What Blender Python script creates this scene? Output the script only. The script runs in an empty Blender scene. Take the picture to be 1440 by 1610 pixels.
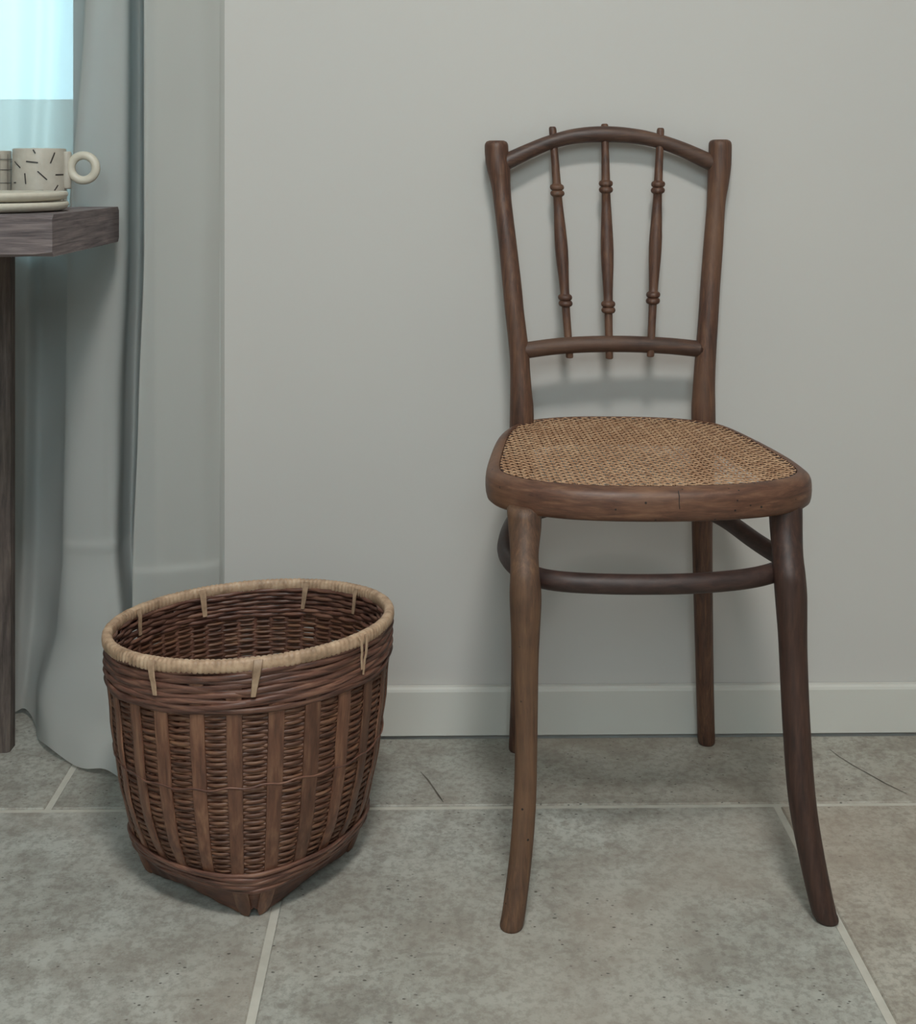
import bpy, math, random
from mathutils import Vector
R = random.Random(7)
PI = math.pi
scene = bpy.context.scene
COL = scene.collection

# ------------------------------------------------------------------ camera
F_PX, CX, HZ = 1950.0, 720.0, 265.0          # focal length in px, centre column, horizon row (1440x1610 frame)
EYE = 0.81
YAW = math.radians(0.88)
cam = bpy.data.cameras.new('camera')
cam.sensor_fit = 'VERTICAL'; cam.sensor_height = 36.0; cam.sensor_width = 36.0
cam.lens = 36.0 * F_PX / 1610.0
cam.shift_y = -(805.0 - HZ) / 1610.0
cam.clip_start = 0.02
camo = bpy.data.objects.new('camera', cam); COL.objects.link(camo)
camo.location = (0, 0, EYE); camo.rotation_euler = (PI / 2, 0, -YAW)
scene.camera = camo
CS, SN = math.cos(YAW), math.sin(YAW)

def W(px, d, z):
    """point at image column px, distance d from the camera plane, height z"""
    xc = (px - CX) / F_PX * d
    return Vector((xc * CS + d * SN, -xc * SN + d * CS, z))
def WP(px, py, d):
    return W(px, d, EYE - (py - HZ) * d / F_PX)
def WZ(px, py, z):
    """point of the horizontal plane z seen at px, py"""
    return W(px, (EYE - z) * F_PX / (py - HZ), z)

# ------------------------------------------------------------------ world, lights, exposure
world = bpy.data.worlds.new('sky'); scene.world = world
world.use_nodes = True
bg = world.node_tree.nodes['Background']
bg.inputs[0].default_value = (0.47, 0.86, 1.0, 1); bg.inputs[1].default_value = 4.6

def area(name, loc, rot, sx, sy, energy, col, spread=180):
    l = bpy.data.lights.new(name, 'AREA'); l.shape = 'RECTANGLE'; l.size = sx; l.size_y = sy
    l.energy = energy; l.color = col; l.spread = math.radians(spread)
    o = bpy.data.objects.new(name, l); COL.objects.link(o); o.location = loc; o.rotation_euler = rot
    return o
# daylight through the window behind the photographer
area('daylight_rear_window', (-0.05, -1.14, 1.88), (PI / 2 - .30, 0, .02), 0.9, 0.96, 9.0, (1.0, 0.975, 0.95), 150)
# ceiling lamp above the photographer
ceil_lamp = area('ceiling_lamp', (0.12, -0.02, 2.52), (0, 0, 0), 0.40, 0.40, 36.0, (1.0, 0.965, 0.925))
ceil_lamp.data.shape = 'DISK'
# daylight outside the glazed door
area('daylight_glazed_door', (-0.98, 2.25, 1.55), (-PI / 2, 0, 0), 1.0, 1.3, 15.0, (0.46, 0.86, 1.0))

vs = scene.view_settings
vs.view_transform = 'Standard'; vs.look = 'None'; vs.exposure = 0.0; vs.gamma = 1.0; vs.use_curve_mapping = False

# ------------------------------------------------------------------ mesh helpers
class MB:
    def __init__(self): self.v = []; self.f = []
    def add(self, vs_, fs_):
        n = len(self.v); self.v += [tuple(p) for p in vs_]; self.f += [tuple(i + n for i in f) for f in fs_]
        return self
    def rings(self, rings, closed=False, cap0=True, cap1=True):
        n = len(rings[0]); base = len(self.v); m = len(rings)
        for r in rings: self.v += [tuple(p) for p in r]
        for i in range(m if closed else m - 1):
            a = base + i * n; b = base + ((i + 1) % m) * n
            for k in range(n):
                k2 = (k + 1) % n
                self.f.append((a + k, a + k2, b + k2, b + k))
        if not closed:
            if cap0: self.f.append(tuple(base + k for k in reversed(range(n))))
            if cap1: self.f.append(tuple(base + (m - 1) * n + k for k in range(n)))
        return self
    def box(self, a, b, bev=0.0):
        x0, y0, z0 = a; x1, y1, z1 = b
        if bev <= 0:
            vs_ = [(x0,y0,z0),(x1,y0,z0),(x1,y1,z0),(x0,y1,z0),(x0,y0,z1),(x1,y0,z1),(x1,y1,z1),(x0,y1,z1)]
            return self.add(vs_, [(3,2,1,0),(4,5,6,7),(0,1,5,4),(1,2,6,5),(2,3,7,6),(3,0,4,7)])
        def ring(i, z):
            c = bev; 
            x0_, y0_, x1_, y1_ = x0 + i, y0 + i, x1 - i, y1 - i
            return [(x0_+c,y0_,z),(x1_-c,y0_,z),(x1_,y0_+c,z),(x1_,y1_-c,z),(x1_-c,y1_,z),(x0_+c,y1_,z),(x0_,y1_-c,z),(x0_,y0_+c,z)]
        return self.rings([ring(bev, z0), ring(0, z0 + bev), ring(0, z1 - bev), ring(bev, z1)])

ORIGIN = {}
def mesh_obj(name, mb, mat, parent=None, smooth=True, kind=None, angle=None):
    org = Vector((0, 0, 0))
    p = parent
    while p is not None:
        org += p.location; p = p.parent
    me = bpy.data.meshes.new(name)
    me.from_pydata([(v[0] - org.x, v[1] - org.y, v[2] - org.z) for v in mb.v], [], mb.f)
    me.update()
    if mat: me.materials.append(mat)
    if smooth:
        me.polygons.foreach_set('use_smooth', [True] * len(me.polygons))
        if angle: me.set_sharp_from_angle(angle=math.radians(angle))
    o = bpy.data.objects.new(name, me); COL.objects.link(o)
    o.parent = parent
    if kind: o['kind'] = kind
    return o

def thing(name, label, cat, loc=(0, 0, 0), group=None):
    o = bpy.data.objects.new(name, None); COL.objects.link(o); o.location = loc
    o.empty_display_size = 0.05
    o['label'] = label; o['category'] = cat
    if group: o['group'] = group
    return o

def catmull(pts, n, closed=False):
    """resample rows of floats through a Catmull-Rom curve, n steps per span"""
    m = len(pts); out = []
    for i in range(m if closed else m - 1):
        def g(k):
            return pts[k % m] if closed else pts[min(max(k, 0), m - 1)]
        p0, p1, p2, p3 = g(i - 1), g(i), g(i + 1), g(i + 2)
        for s in range(n):
            t = s / n; t2 = t * t; t3 = t2 * t
            out.append([0.5 * (2*b + (c - a)*t + (2*a - 5*b + 4*c - d)*t2 + (-a + 3*b - 3*c + d)*t3) for a, b, c, d in zip(p0, p1, p2, p3)])
    if not closed: out.append(list(pts[-1]))
    return out

def tube(mb, path, rad, n=14, closed=False, ref=Vector((0, 0, 1)), rad2=None, round_caps=True, sup=2.0):
    """sweep an (a,b) ellipse along a path; rad/rad2 number or list"""
    P = [Vector(p) for p in path]; m = len(P)
    ra = rad if isinstance(rad, (list, tuple)) else [rad] * m
    rb = ra if rad2 is None else (rad2 if isinstance(rad2, (list, tuple)) else [rad2] * m)
    rings = []
    for i in range(m):
        if closed: t = P[(i + 1) % m] - P[i - 1]
        else: t = P[min(i + 1, m - 1)] - P[max(i - 1, 0)]
        t.normalize()
        u = ref - ref.dot(t) * t
        if u.length < 1e-4: u = Vector((1, 0, 0)) - t.x * t
        u.normalize(); v = t.cross(u)
        def ring(c, k):
            o = []
            for q in range(n):
                a = 2 * PI * q / n
                ca, sa = math.cos(a), math.sin(a)
                if sup != 2.0:
                    ca = math.copysign(abs(ca) ** (2 / sup), ca); sa = math.copysign(abs(sa) ** (2 / sup), sa)
                o.append(c + u * (ca * ra[i] * k) + v * (sa * rb[i] * k))
            return o
        if not closed and round_caps and i == 0:
            r = min(ra[i], rb[i]) * 0.5
            rings += [ring(P[i] - t * 0.0, 0.70), ring(P[i] + t * r * 0.25, 0.92)]
            rings.append(ring(P[i] + t * r * 0.7, 1.0))
        elif not closed and round_caps and i == m - 1:
            r = min(ra[i], rb[i]) * 0.5
            rings += [ring(P[i] - t * r * 0.7, 1.0), ring(P[i] - t * r * 0.25, 0.92), ring(P[i], 0.70)]
        else:
            rings.append(ring(P[i], 1.0))
    mb.rings(rings, closed=closed)
    return mb

# ------------------------------------------------------------------ materials
def srgb(r, g, b):
    def f(c):
        c /= 255.0
        return c / 12.92 if c <= 0.04045 else ((c + 0.055) / 1.055) ** 2.4
    return (f(r), f(g), f(b), 1.0)

class NT:
    def __init__(self, name):
        self.m = bpy.data.materials.new(name); self.m.use_nodes = True
        self.t = self.m.node_tree; self.b = self.t.nodes['Principled BSDF']; self.out = self.t.nodes['Material Output']
    def n(self, kind, **kw):
        nd = self.t.nodes.new(kind)
        for k, v in kw.items():
            if k == 'ins':
                for a, b in v.items(): nd.inputs[a].default_value = b
            else: setattr(nd, k, v)
        return nd
    def l(self, a, b): self.t.links.new(a, b)
    def coords(self, scale=(1, 1, 1), kind='Object', rot=(0, 0, 0)):
        tc = self.n('ShaderNodeTexCoord'); mp = self.n('ShaderNodeMapping')
        mp.inputs['Scale'].default_value = scale; mp.inputs['Rotation'].default_value = rot
        self.l(tc.outputs[kind], mp.inputs['Vector']); return mp.outputs['Vector']
    def noise(self, vec, scale, detail=4, rough=0.55, dist=0.0):
        nd = self.n('ShaderNodeTexNoise', ins={'Scale': scale, 'Detail': detail, 'Roughness': rough, 'Distortion': dist})
        self.l(vec, nd.inputs['Vector']); return nd.outputs['Fac']
    def ramp(self, fac, stops, interp='LINEAR'):
        nd = self.n('ShaderNodeValToRGB'); cr = nd.color_ramp; cr.interpolation = interp
        while len(cr.elements) < len(stops): cr.elements.new(0.5)
        for e, (p, c) in zip(cr.elements, stops):
            e.position = p; e.color = c if len(c) == 4 else (*c, 1)
        self.l(fac, nd.inputs[0]); return nd.outputs[0]
    def mix(self, fac, a, b, mode='MIX'):
        nd = self.n('ShaderNodeMix', data_type='RGBA', blend_type=mode)
        for sock, val in ((nd.inputs[0], fac), (nd.inputs[6], a), (nd.inputs[7], b)):
            if hasattr(val, 'node'): self.l(val, sock)
            else: sock.default_value = val
        return nd.outputs[2]
    def bump(self, h, strength, dist=0.001):
        nd = self.n('ShaderNodeBump', ins={'Strength': strength, 'Distance': dist})
        self.l(h, nd.inputs['Height']); self.l(nd.outputs[0], self.b.inputs['Normal'])
    def col(self, c):
        if hasattr(c, 'node'): self.l(c, self.b.inputs['Base Color'])
        else: self.b.inputs['Base Color'].default_value = c
    def rough(self, r):
        if hasattr(r, 'node'): self.l(r, self.b.inputs['Roughness'])
        else: self.b.inputs['Roughness'].default_value = r

def g(v): return (v, v, v, 1)

def wood(name, dark, mid, light, stretch=(60, 60, 5), rough=0.42, wear=0.5, spots=False):
    t = NT(name)
    v = t.coords(stretch)
    fine = t.noise(v, 3.0, 6, 0.65, 0.4)
    c = t.ramp(fine, [(0.28, dark), (0.52, mid), (0.78, light)])
    v2 = t.coords((1, 1, 1))
    big = t.noise(v2, 9.0, 4, 0.6)
    wm = t.ramp(big, [(0.45, g(0)), (0.72, g(wear))])
    c = t.mix(wm, c, light)
    if spots:
        vo = t.n('ShaderNodeTexVoronoi', feature='F1', ins={'Scale': 70.0, 'Randomness': 1.0}); t.l(v2, vo.inputs['Vector'])
        dots = t.ramp(vo.outputs['Distance'], [(0.07, g(1)), (0.11, g(0))])
        gate = t.ramp(t.noise(v2, 7.0, 2), [(0.47, g(0)), (0.53, g(1))])
        dm = t.mix(1.0, dots, gate, 'MULTIPLY')
        c = t.mix(dm, c, (0.008, 0.005, 0.004, 1))
    t.col(c)
    t.rough(t.ramp(big, [(0.3, g(rough - 0.06)), (0.7, g(rough + 0.12))]))
    t.bump(fine, 0.12, 0.0008)
    return t.m

M = {}
M['chair_wood'] = wood('chair_wood_vertical', srgb(48, 32, 27), srgb(86, 58, 45), srgb(122, 89, 66), (70, 70, 5), rough=0.52)
M['chair_wood_pale'] = wood('chair_wood_pale', srgb(52, 37, 30), srgb(88, 64, 50), srgb(124, 92, 66), (70, 70, 6), rough=0.55, wear=0.6, spots=True)  # left front leg: lighter brown than the right one, with dark dots
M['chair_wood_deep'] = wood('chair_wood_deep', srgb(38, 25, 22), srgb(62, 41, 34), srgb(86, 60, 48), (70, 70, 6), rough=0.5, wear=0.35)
M['chair_wood_x'] = wood('chair_wood_across', srgb(44, 31, 27), srgb(76, 54, 45), srgb(110, 82, 64), (6, 60, 60), rough=0.5)
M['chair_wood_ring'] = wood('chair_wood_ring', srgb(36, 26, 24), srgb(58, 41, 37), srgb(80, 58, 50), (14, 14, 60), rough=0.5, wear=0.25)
M['seat_wood'] = wood('seat_rim_wood', srgb(62, 39, 31), srgb(98, 66, 50), srgb(134, 99, 75), (9, 9, 70), rough=0.45, wear=0.6, spots=True)
M['weathered'] = wood('weathered_wood', srgb(66, 60, 62), srgb(112, 102, 102), srgb(150, 138, 134), (4, 3, 75), rough=0.85, wear=0.4)
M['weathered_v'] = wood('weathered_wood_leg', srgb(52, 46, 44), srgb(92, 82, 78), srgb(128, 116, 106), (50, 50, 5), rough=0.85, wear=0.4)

t = NT('cane'); v = t.coords((1, 1, 1))
c = t.ramp(t.noise(v, 120, 4), [(0.3, srgb(140, 106, 80)), (0.5, srgb(182, 146, 114)), (0.75, srgb(206, 172, 138))])
c = t.mix(t.ramp(t.noise(v, 12, 3), [(0.4, g(0)), (0.7, g(0.5))]), c, srgb(150, 108, 78))
t.col(c); t.rough(0.42); M['cane'] = t.m

def wicker(name, dark, mid, light, scale=(40, 40, 260), rough=0.5):
    t = NT(name); v = t.coords(scale)
    n1 = t.noise(v, 1.0, 5, 0.6)
    c = t.ramp(n1, [(0.3, dark), (0.52, mid), (0.75, light)])
    oi = t.n('ShaderNodeObjectInfo')
    hv = t.n('ShaderNodeHueSaturation'); 
    mr = t.n('ShaderNodeMapRange', ins={'To Min': 0.78, 'To Max': 1.22}); t.l(oi.outputs['Random'], mr.inputs['Value'])
    t.l(mr.outputs[0], hv.inputs['Value']); t.l(c, hv.inputs['Color'])
    t.col(hv.outputs[0]); t.rough(rough); t.bump(n1, 0.25, 0.0006)
    return t.m
M['weave'] = wicker('basket_weave', srgb(66, 42, 33), srgb(112, 76, 58), srgb(152, 112, 84), (30, 30, 200))
M['band'] = wicker('basket_band', srgb(60, 40, 35), srgb(104, 71, 59), srgb(140, 104, 84), (26, 26, 300), 0.45)
M['stave'] = wicker('basket_stave', srgb(80, 53, 42), srgb(112, 77, 60), srgb(142, 106, 82), (160, 160, 14), 0.45)
M['rimcane'] = wicker('basket_rim_cane', srgb(132, 108, 86), srgb(176, 148, 122), srgb(200, 174, 146), (60, 60, 60), 0.5)
M['skirt'] = wicker('basket_base', srgb(60, 38, 31), srgb(100, 65, 52), srgb(128, 88, 68), (30, 30, 120), 0.5)

t = NT('wall_paint'); v = t.coords((1, 1, 1))
t.col(t.mix(t.ramp(t.noise(v, 1.3, 3), [(0.35, g(0)), (0.7, g(1))]), srgb(195, 193, 189), srgb(198, 195, 190)))
t.rough(0.75); t.bump(t.noise(v, 260, 3), 0.05, 0.0006); M['wall'] = t.m
t = NT('baseboard_paint'); v = t.coords((1, 1, 1)); t.col(srgb(204, 203, 196)); t.rough(0.45); t.bump(t.noise(v, 90, 2), 0.03, 0.0005); M['base'] = t.m
t = NT('ceiling_paint'); v = t.coords((1, 1, 1)); t.col(srgb(224, 223, 218)); t.rough(0.9); t.bump(t.noise(v, 120, 2), 0.03, 0.0005); M['ceil'] = t.m
t = NT('grout'); v = t.coords((1, 1, 1)); t.col(t.ramp(t.noise(v, 30, 4), [(0.3, srgb(186, 183, 172)), (0.7, srgb(204, 201, 190))])); t.rough(0.9); M['grout'] = t.m
t = NT('joinery_daylight_tint'); v = t.coords((1, 1, 1)); t.col(srgb(92, 116, 134)); t.rough(0.5); t.bump(t.noise(v, 60, 2), 0.03, 0.0005); M['joinery'] = t.m  # blue-grey: cool daylight cast put into the door's base colour

# stone-look floor tile
t = NT('stone_tile')
geo = t.n('ShaderNodeNewGeometry'); oi = t.n('ShaderNodeObjectInfo')
off = t.n('ShaderNodeVectorMath', operation='SCALE'); off.inputs['Scale'].default_value = 7.0
cmb = t.n('ShaderNodeCombineXYZ'); t.l(oi.outputs['Random'], cmb.inputs[2]); t.l(cmb.outputs[0], off.inputs[0])
add = t.n('ShaderNodeVectorMath', operation='ADD'); t.l(geo.outputs['Position'], add.inputs[0]); t.l(off.outputs[0], add.inputs[1])
v = add.outputs[0]
b1 = t.noise(v, 4.2, 6, 0.62, 0.4); b2 = t.noise(v, 17, 6, 0.7); b3 = t.noise(v, 120, 4, 0.7)
c = t.ramp(b1, [(0.30, srgb(156, 153, 145)), (0.48, srgb(175, 174, 167)), (0.70, srgb(188, 188, 182))])
c = t.mix(t.ramp(b2, [(0.38, g(0.7)), (0.56, g(0))]), c, srgb(140, 134, 126))
c = t.mix(t.ramp(b3, [(0.40, g(0.45)), (0.55, g(0))]), c, srgb(116, 110, 102))
c = t.mix(t.ramp(t.noise(v, 2.4, 3), [(0.45, g(0)), (0.70, g(0.5))]), c, srgb(178, 166, 154))
# pits
vv = t.n('ShaderNodeVectorMath', operation='MULTIPLY'); vv.inputs[1].default_value = (1.0, 1.6, 1.0); t.l(v, vv.inputs[0])
vo = t.n('ShaderNodeTexVoronoi', feature='F1', ins={'Scale': 72.0}); t.l(vv.outputs[0], vo.inputs['Vector'])
dn = t.n('ShaderNodeMath', operation='ADD'); t.l(vo.outputs['Distance'], dn.inputs[0])
sb = t.n('ShaderNodeMath', operation='MULTIPLY'); sb.inputs[1].default_value = 0.35; t.l(t.noise(v, 160, 3), sb.inputs[0]); t.l(sb.outputs[0], dn.inputs[1])
dots = t.ramp(dn.outputs[0], [(0.25, g(1)), (0.31, g(0))])
gate = t.ramp(t.noise(v, 6.5, 3, 0.6), [(0.45, g(0)), (0.53, g(1))])
pit = t.mix(1.0, dots, gate, 'MULTIPLY')
c = t.mix(t.mix(1.0, pit, g(0.8), 'MULTIPLY'), c, srgb(72, 68, 62))
c = t.mix(1.0, c, oi.outputs['Color'], 'MULTIPLY')
t.col(c); t.rough(t.ramp(b2, [(0.3, g(0.62)), (0.7, g(0.5))]))
inv = t.n('ShaderNodeMath', operation='SUBTRACT'); inv.inputs[0].default_value = 1.0; t.l(pit, inv.inputs[1])
hh = t.n('ShaderNodeMath', operation='ADD'); t.l(inv.outputs[0], hh.inputs[0])
h2 = t.n('ShaderNodeMath', operation='MULTIPLY'); h2.inputs[1].default_value = 0.5; t.l(b3, h2.inputs[0]); t.l(h2.outputs[0], hh.inputs[1])
t.bump(hh.outputs[0], 0.3, 0.001)
M['tile'] = t.m

t = NT('crack'); v = t.coords((1, 1, 1)); t.col(t.ramp(t.noise(v, 40, 2), [(0.3, srgb(84, 80, 73)), (0.7, srgb(112, 106, 98))])); t.rough(0.9); M['crack'] = t.m

# curtain: linen that lets some daylight through
t = NT('curtain_linen'); v = t.coords((1, 1, 1))
wv = t.n('ShaderNodeTexNoise', ins={'Scale': 1.0, 'Detail': 3}); t.l(t.coords((900, 900, 60)), wv.inputs['Vector'])
wh = t.n('ShaderNodeTexNoise', ins={'Scale': 1.0, 'Detail': 3}); t.l(t.coords((60, 60, 900)), wh.inputs['Vector'])
sm = t.n('ShaderNodeMath', operation='ADD'); t.l(wv.outputs['Fac'], sm.inputs[0]); t.l(wh.outputs['Fac'], sm.inputs[1])
cc = t.ramp(t.noise(v, 2.0, 3), [(0.3, srgb(200, 202, 198)), (0.7, srgb(206, 207, 202))])
t.col(cc); t.rough(0.9); t.bump(sm.outputs[0], 0.1, 0.0005)
tl = t.n('ShaderNodeBsdfTranslucent'); t.l(cc, tl.inputs[0])
tp = t.n('ShaderNodeBsdfTransparent')
m1 = t.n('ShaderNodeMixShader'); m1.inputs[0].default_value = 0.30; t.l(t.b.outputs[0], m1.inputs[1]); t.l(tl.outputs[0], m1.inputs[2])
m2 = t.n('ShaderNodeMixShader'); m2.inputs[0].default_value = 0.16; t.l(m1.outputs[0], m2.inputs[1]); t.l(tp.outputs[0], m2.inputs[2])
t.l(m2.outputs[0], t.out.inputs['Surface']); M['curtain'] = t.m

t = NT('pane_glass')
tp = t.n('ShaderNodeBsdfTransparent'); gl = t.n('ShaderNodeBsdfGlossy', ins={'Roughness': 0.02})
fr = t.n('ShaderNodeFresnel', ins={'IOR': 1.45})
mx = t.n('ShaderNodeMixShader'); t.l(fr.outputs[0], mx.inputs[0]); t.l(tp.outputs[0], mx.inputs[1]); t.l(gl.outputs[0], mx.inputs[2])
t.l(mx.outputs[0], t.out.inputs['Surface']); M['glass'] = t.m

def ceramic(name, a, b):
    t = NT(name); v = t.coords((1, 1, 1))
    t.col(t.ramp(t.noise(v, 60, 4), [(0.3, a), (0.7, b)])); t.rough(0.4); t.bump(t.noise(v, 200, 3), 0.05, 0.0005); return t.m
M['plate'] = ceramic('cream_glaze', srgb(196, 190, 174), srgb(208, 202, 187))
M['mug'] = ceramic('mug_glaze', srgb(178, 172, 160), srgb(192, 186, 174))
M['ink'] = ceramic('dark_mark', srgb(46, 44, 44), srgb(60, 57, 56))
M['gridink'] = ceramic('grey_mark', srgb(110, 108, 106), srgb(120, 118, 114))

# ------------------------------------------------------------------ room shell
WALL_Y, BB_Y = 1.7736, 1.7616                 # wall face, baseboard face
XL, XR, YR, ZC = -2.0, 2.0, -1.2, 2.6
OPX0, OPX1, OPZ = -1.45, -0.405, 2.25         # door recess

def struct(name, mb, mat, smooth=False, label=None, parent=None):
    o = mesh_obj(name, mb, mat, parent, smooth=smooth, kind='structure' if parent is None else None)
    if label: o['label'] = label
    return o

m = MB().box((XL - .1, YR - .2, -0.05), (XR + .1, BB_Y + .0015, -0.0022)); m.box((XL - .1, BB_Y + .0015, -.05), (OPX1, 2.02, -.0022)); m.box((OPX1, BB_Y + .0015, -.05), (XR + .1, 2.02, -.045))
floor = struct('floor', m, M['grout'], label='grey stone tile floor with pale grout lines')
m = MB(); m.box((OPX1, WALL_Y, -.045), (XR, WALL_Y + .2, ZC)); m.box((XL, WALL_Y, 0), (OPX0, WALL_Y + .2, ZC)); m.box((OPX0, WALL_Y, OPZ), (OPX1, WALL_Y + .2, ZC))
struct('wall_back', m, M['wall'], label='pale grey painted wall behind the chair')
struct('wall_left', MB().box((XL - .1, YR - .2, 0), (XL, WALL_Y + .2, ZC)), M['wall'], label='pale grey painted side wall')
struct('wall_right', MB().box((XR, YR - .2, 0), (XR + .1, WALL_Y + .2, ZC)), M['wall'], label='pale grey painted side wall opposite the curtain')
m = MB(); wx0, wx1, wz0, wz1 = -0.57, 0.47, 1.35, 2.42
m.box((XL, YR - .2, 0), (wx0, YR, ZC)); m.box((wx1, YR - .2, 0), (XR, YR, ZC)); m.box((wx0, YR - .2, 0), (wx1, YR, wz0)); m.box((wx0, YR - .2, wz1), (wx1, YR, ZC))
struct('wall_front', m, M['wall'], label='pale grey wall with the window behind the camera')
struct('ceiling', MB().box((XL - .1, YR - .2, ZC), (XR + .1, WALL_Y + .2, ZC + .1)), M['ceil'], label='white painted ceiling')

def baseboard(name, x0, x1):
    # profile extruded along x, rounded top edge, small gap above the tiles
    prof = [(BB_Y, .0045), (BB_Y, .0660), (BB_Y + .0012, .0695), (BB_Y + .0042, .0718), (WALL_Y - .001, .0722), (WALL_Y + .0, .0045)]
    mb = MB(); mb.rings([[(x0, y, z) for y, z in prof], [(x1, y, z) for y, z in prof]])
    o = struct(name, mb, M['base'], smooth=False, label='white painted baseboard along the back wall')
    return o
baseboard('baseboard_back', OPX1 + .001, XR)

# tiles
TP = 0.609; GAP = 0.009
def tile_mesh(w, dpt):
    mb = MB(); b = .0016
    def ring(i, z): return [(i, i, z), (w - i, i, z), (w - i, dpt - i, z), (i, dpt - i, z)]
    mb.rings([ring(0, -.010), ring(0, -b), ring(b, 0)], cap0=False)
    me = bpy.data.meshes.new('tile'); me.from_pydata(mb.v, [], mb.f); me.materials.append(M['tile']); me.update(); return me
tile_full = tile_mesh(TP - GAP, TP - GAP)
tile_cut = tile_mesh(TP - GAP, 1.995 - 1.5785)
tile_wall = tile_mesh(TP - GAP, BB_Y + .0012 - 1.5785)
ROW_Y = 1.574; X_NEAR = -0.179; X_FAR = -0.495
tiles = {}
for r in range(-6, 1):
    for k in range(-3, 5):
        far = (r == 0)
        x0 = (X_FAR if (r % 2 == 0) else X_NEAR) + k * TP + GAP / 2
        y0 = ROW_Y + r * TP + GAP / 2
        if x0 + TP < XL or x0 > XR or y0 + TP < YR: continue
        o = bpy.data.objects.new('tile', (tile_wall if k >= 0 else tile_cut) if far else tile_full); COL.objects.link(o)
        o.parent = floor; o.location = (x0, y0, R.uniform(-.0003, .0003))
        tc_ = R.uniform(.95, 1.02)
        o.color = (tc_, tc_ * R.uniform(.97, 1.0), tc_ * R.uniform(.92, .98), 1)
        tiles[(r, k)] = o
def light_tint(r, k, c):  # lighting and white-balance differences put into the colour of single tiles
    if (r, k) in tiles: tiles[(r, k)].color = (*c, 1)
light_tint(-1, 0, (1.01, 1.03, 1.01)); light_tint(-1, -1, (1.06, 1.09, 1.08)); light_tint(-1, 1, (1.0, 0.955, 0.89))
light_tint(0, 0, (0.97, 0.985, 0.96)); light_tint(0, 1, (0.98, 0.96, 0.91)); light_tint(0, -1, (0.97, 0.98, 0.95))

def crack(tile, pts, wdt):
    mb = MB(); P = [WZ(x, y, 0.0) for x, y in pts]
    rows = []
    for i, p in enumerate(P):
        tdir = (P[min(i + 1, len(P) - 1)] - P[max(i - 1, 0)]).normalized(); nrm = Vector((-tdir.y, tdir.x, 0))
        w_ = wdt * (0.35 if i in (0, len(P) - 1) else R.uniform(.7, 1.2))
        q = p - tile.location
        rows.append((q + nrm * w_ / 2, q - nrm * w_ / 2))
    for (a, b), (c_, d_) in zip(rows, rows[1:]):
        z = .0004
        mb.add([(a.x, a.y, z), (b.x, b.y, z), (d_.x, d_.y, z), (c_.x, c_.y, z)], [(0, 1, 2, 3)])
    me = bpy.data.meshes.new('hairline_crack'); me.from_pydata(mb.v, [], mb.f); me.materials.append(M['crack']); me.update()
    o = bpy.data.objects.new('hairline_crack', me); COL.objects.link(o); o.parent = tile; o['label'] = 'thin dark hairline crack in the tile'
crack(tiles[(0, 1)], [(1304, 1178), (1318, 1189), (1340, 1203), (1362, 1215), (1392, 1232), (1425, 1248)], .0022)
crack(tiles[(0, 0)], [(661, 1214), (672, 1226), (682, 1240), (690, 1252), (697, 1262)], .0022)

# glazed door in the recess (half hidden by the curtain)
door = bpy.data.objects.new('door_1', None); COL.objects.link(door); door['kind'] = 'structure'; door['label'] = 'glazed door behind the linen curtain'
door.location = ((OPX0 + OPX1) / 2, 1.93, 0)
dx0, dx1, dy0, dy1, gz = OPX0 + .005, OPX1 - .005, 1.905, 1.955, .70
m = MB(); m.box((dx0, dy0, .006), (dx0 + .10, dy1, OPZ - .005), .003); mesh_obj('stile', m, M['joinery'], door, smooth=False)
m = MB(); m.box((dx1 - .15, dy0, .006), (dx1, dy1, OPZ - .005), .003); mesh_obj('stile', m, M['joinery'], door, smooth=False)
m = MB(); m.box((dx0 + .10, dy0, .006), (dx1 - .15, dy1, .12), .003); mesh_obj('rail', m, M['joinery'], door, smooth=False)
m = MB(); m.box((dx0 + .10, dy0, gz - .09), (dx1 - .15, dy1, gz), .003); mesh_obj('rail', m, M['joinery'], door, smooth=False)
m = MB(); m.box((dx0 + .10, dy0, OPZ - .10), (dx1 - .15, dy1, OPZ - .005), .003); mesh_obj('rail', m, M['joinery'], door, smooth=False)
m = MB(); m.box((dx0 + .10, dy0 + .015, .12), (dx1 - .15, dy1 - .015, gz - .09), .002); mesh_obj('lower_panel', m, M['joinery'], door, smooth=False)
m = MB(); m.box((dx0 + .10, dy0 + .022, gz), (dx1 - .15, dy1 - .022, OPZ - .10)); mesh_obj('pane', m, M['glass'], door, smooth=False)
# terrace outside
struct('ground_outside', MB().box((-4, 2.02, -.06), (2, 6, -.02)), M['grout'], label='pale paved ground outside the glazed door')
struct('wall_outside', MB().box((-4, 3.6, -.02), (2, 3.75, 1.01)), M['wall'], label='low pale parapet outside the glazed door')
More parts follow.
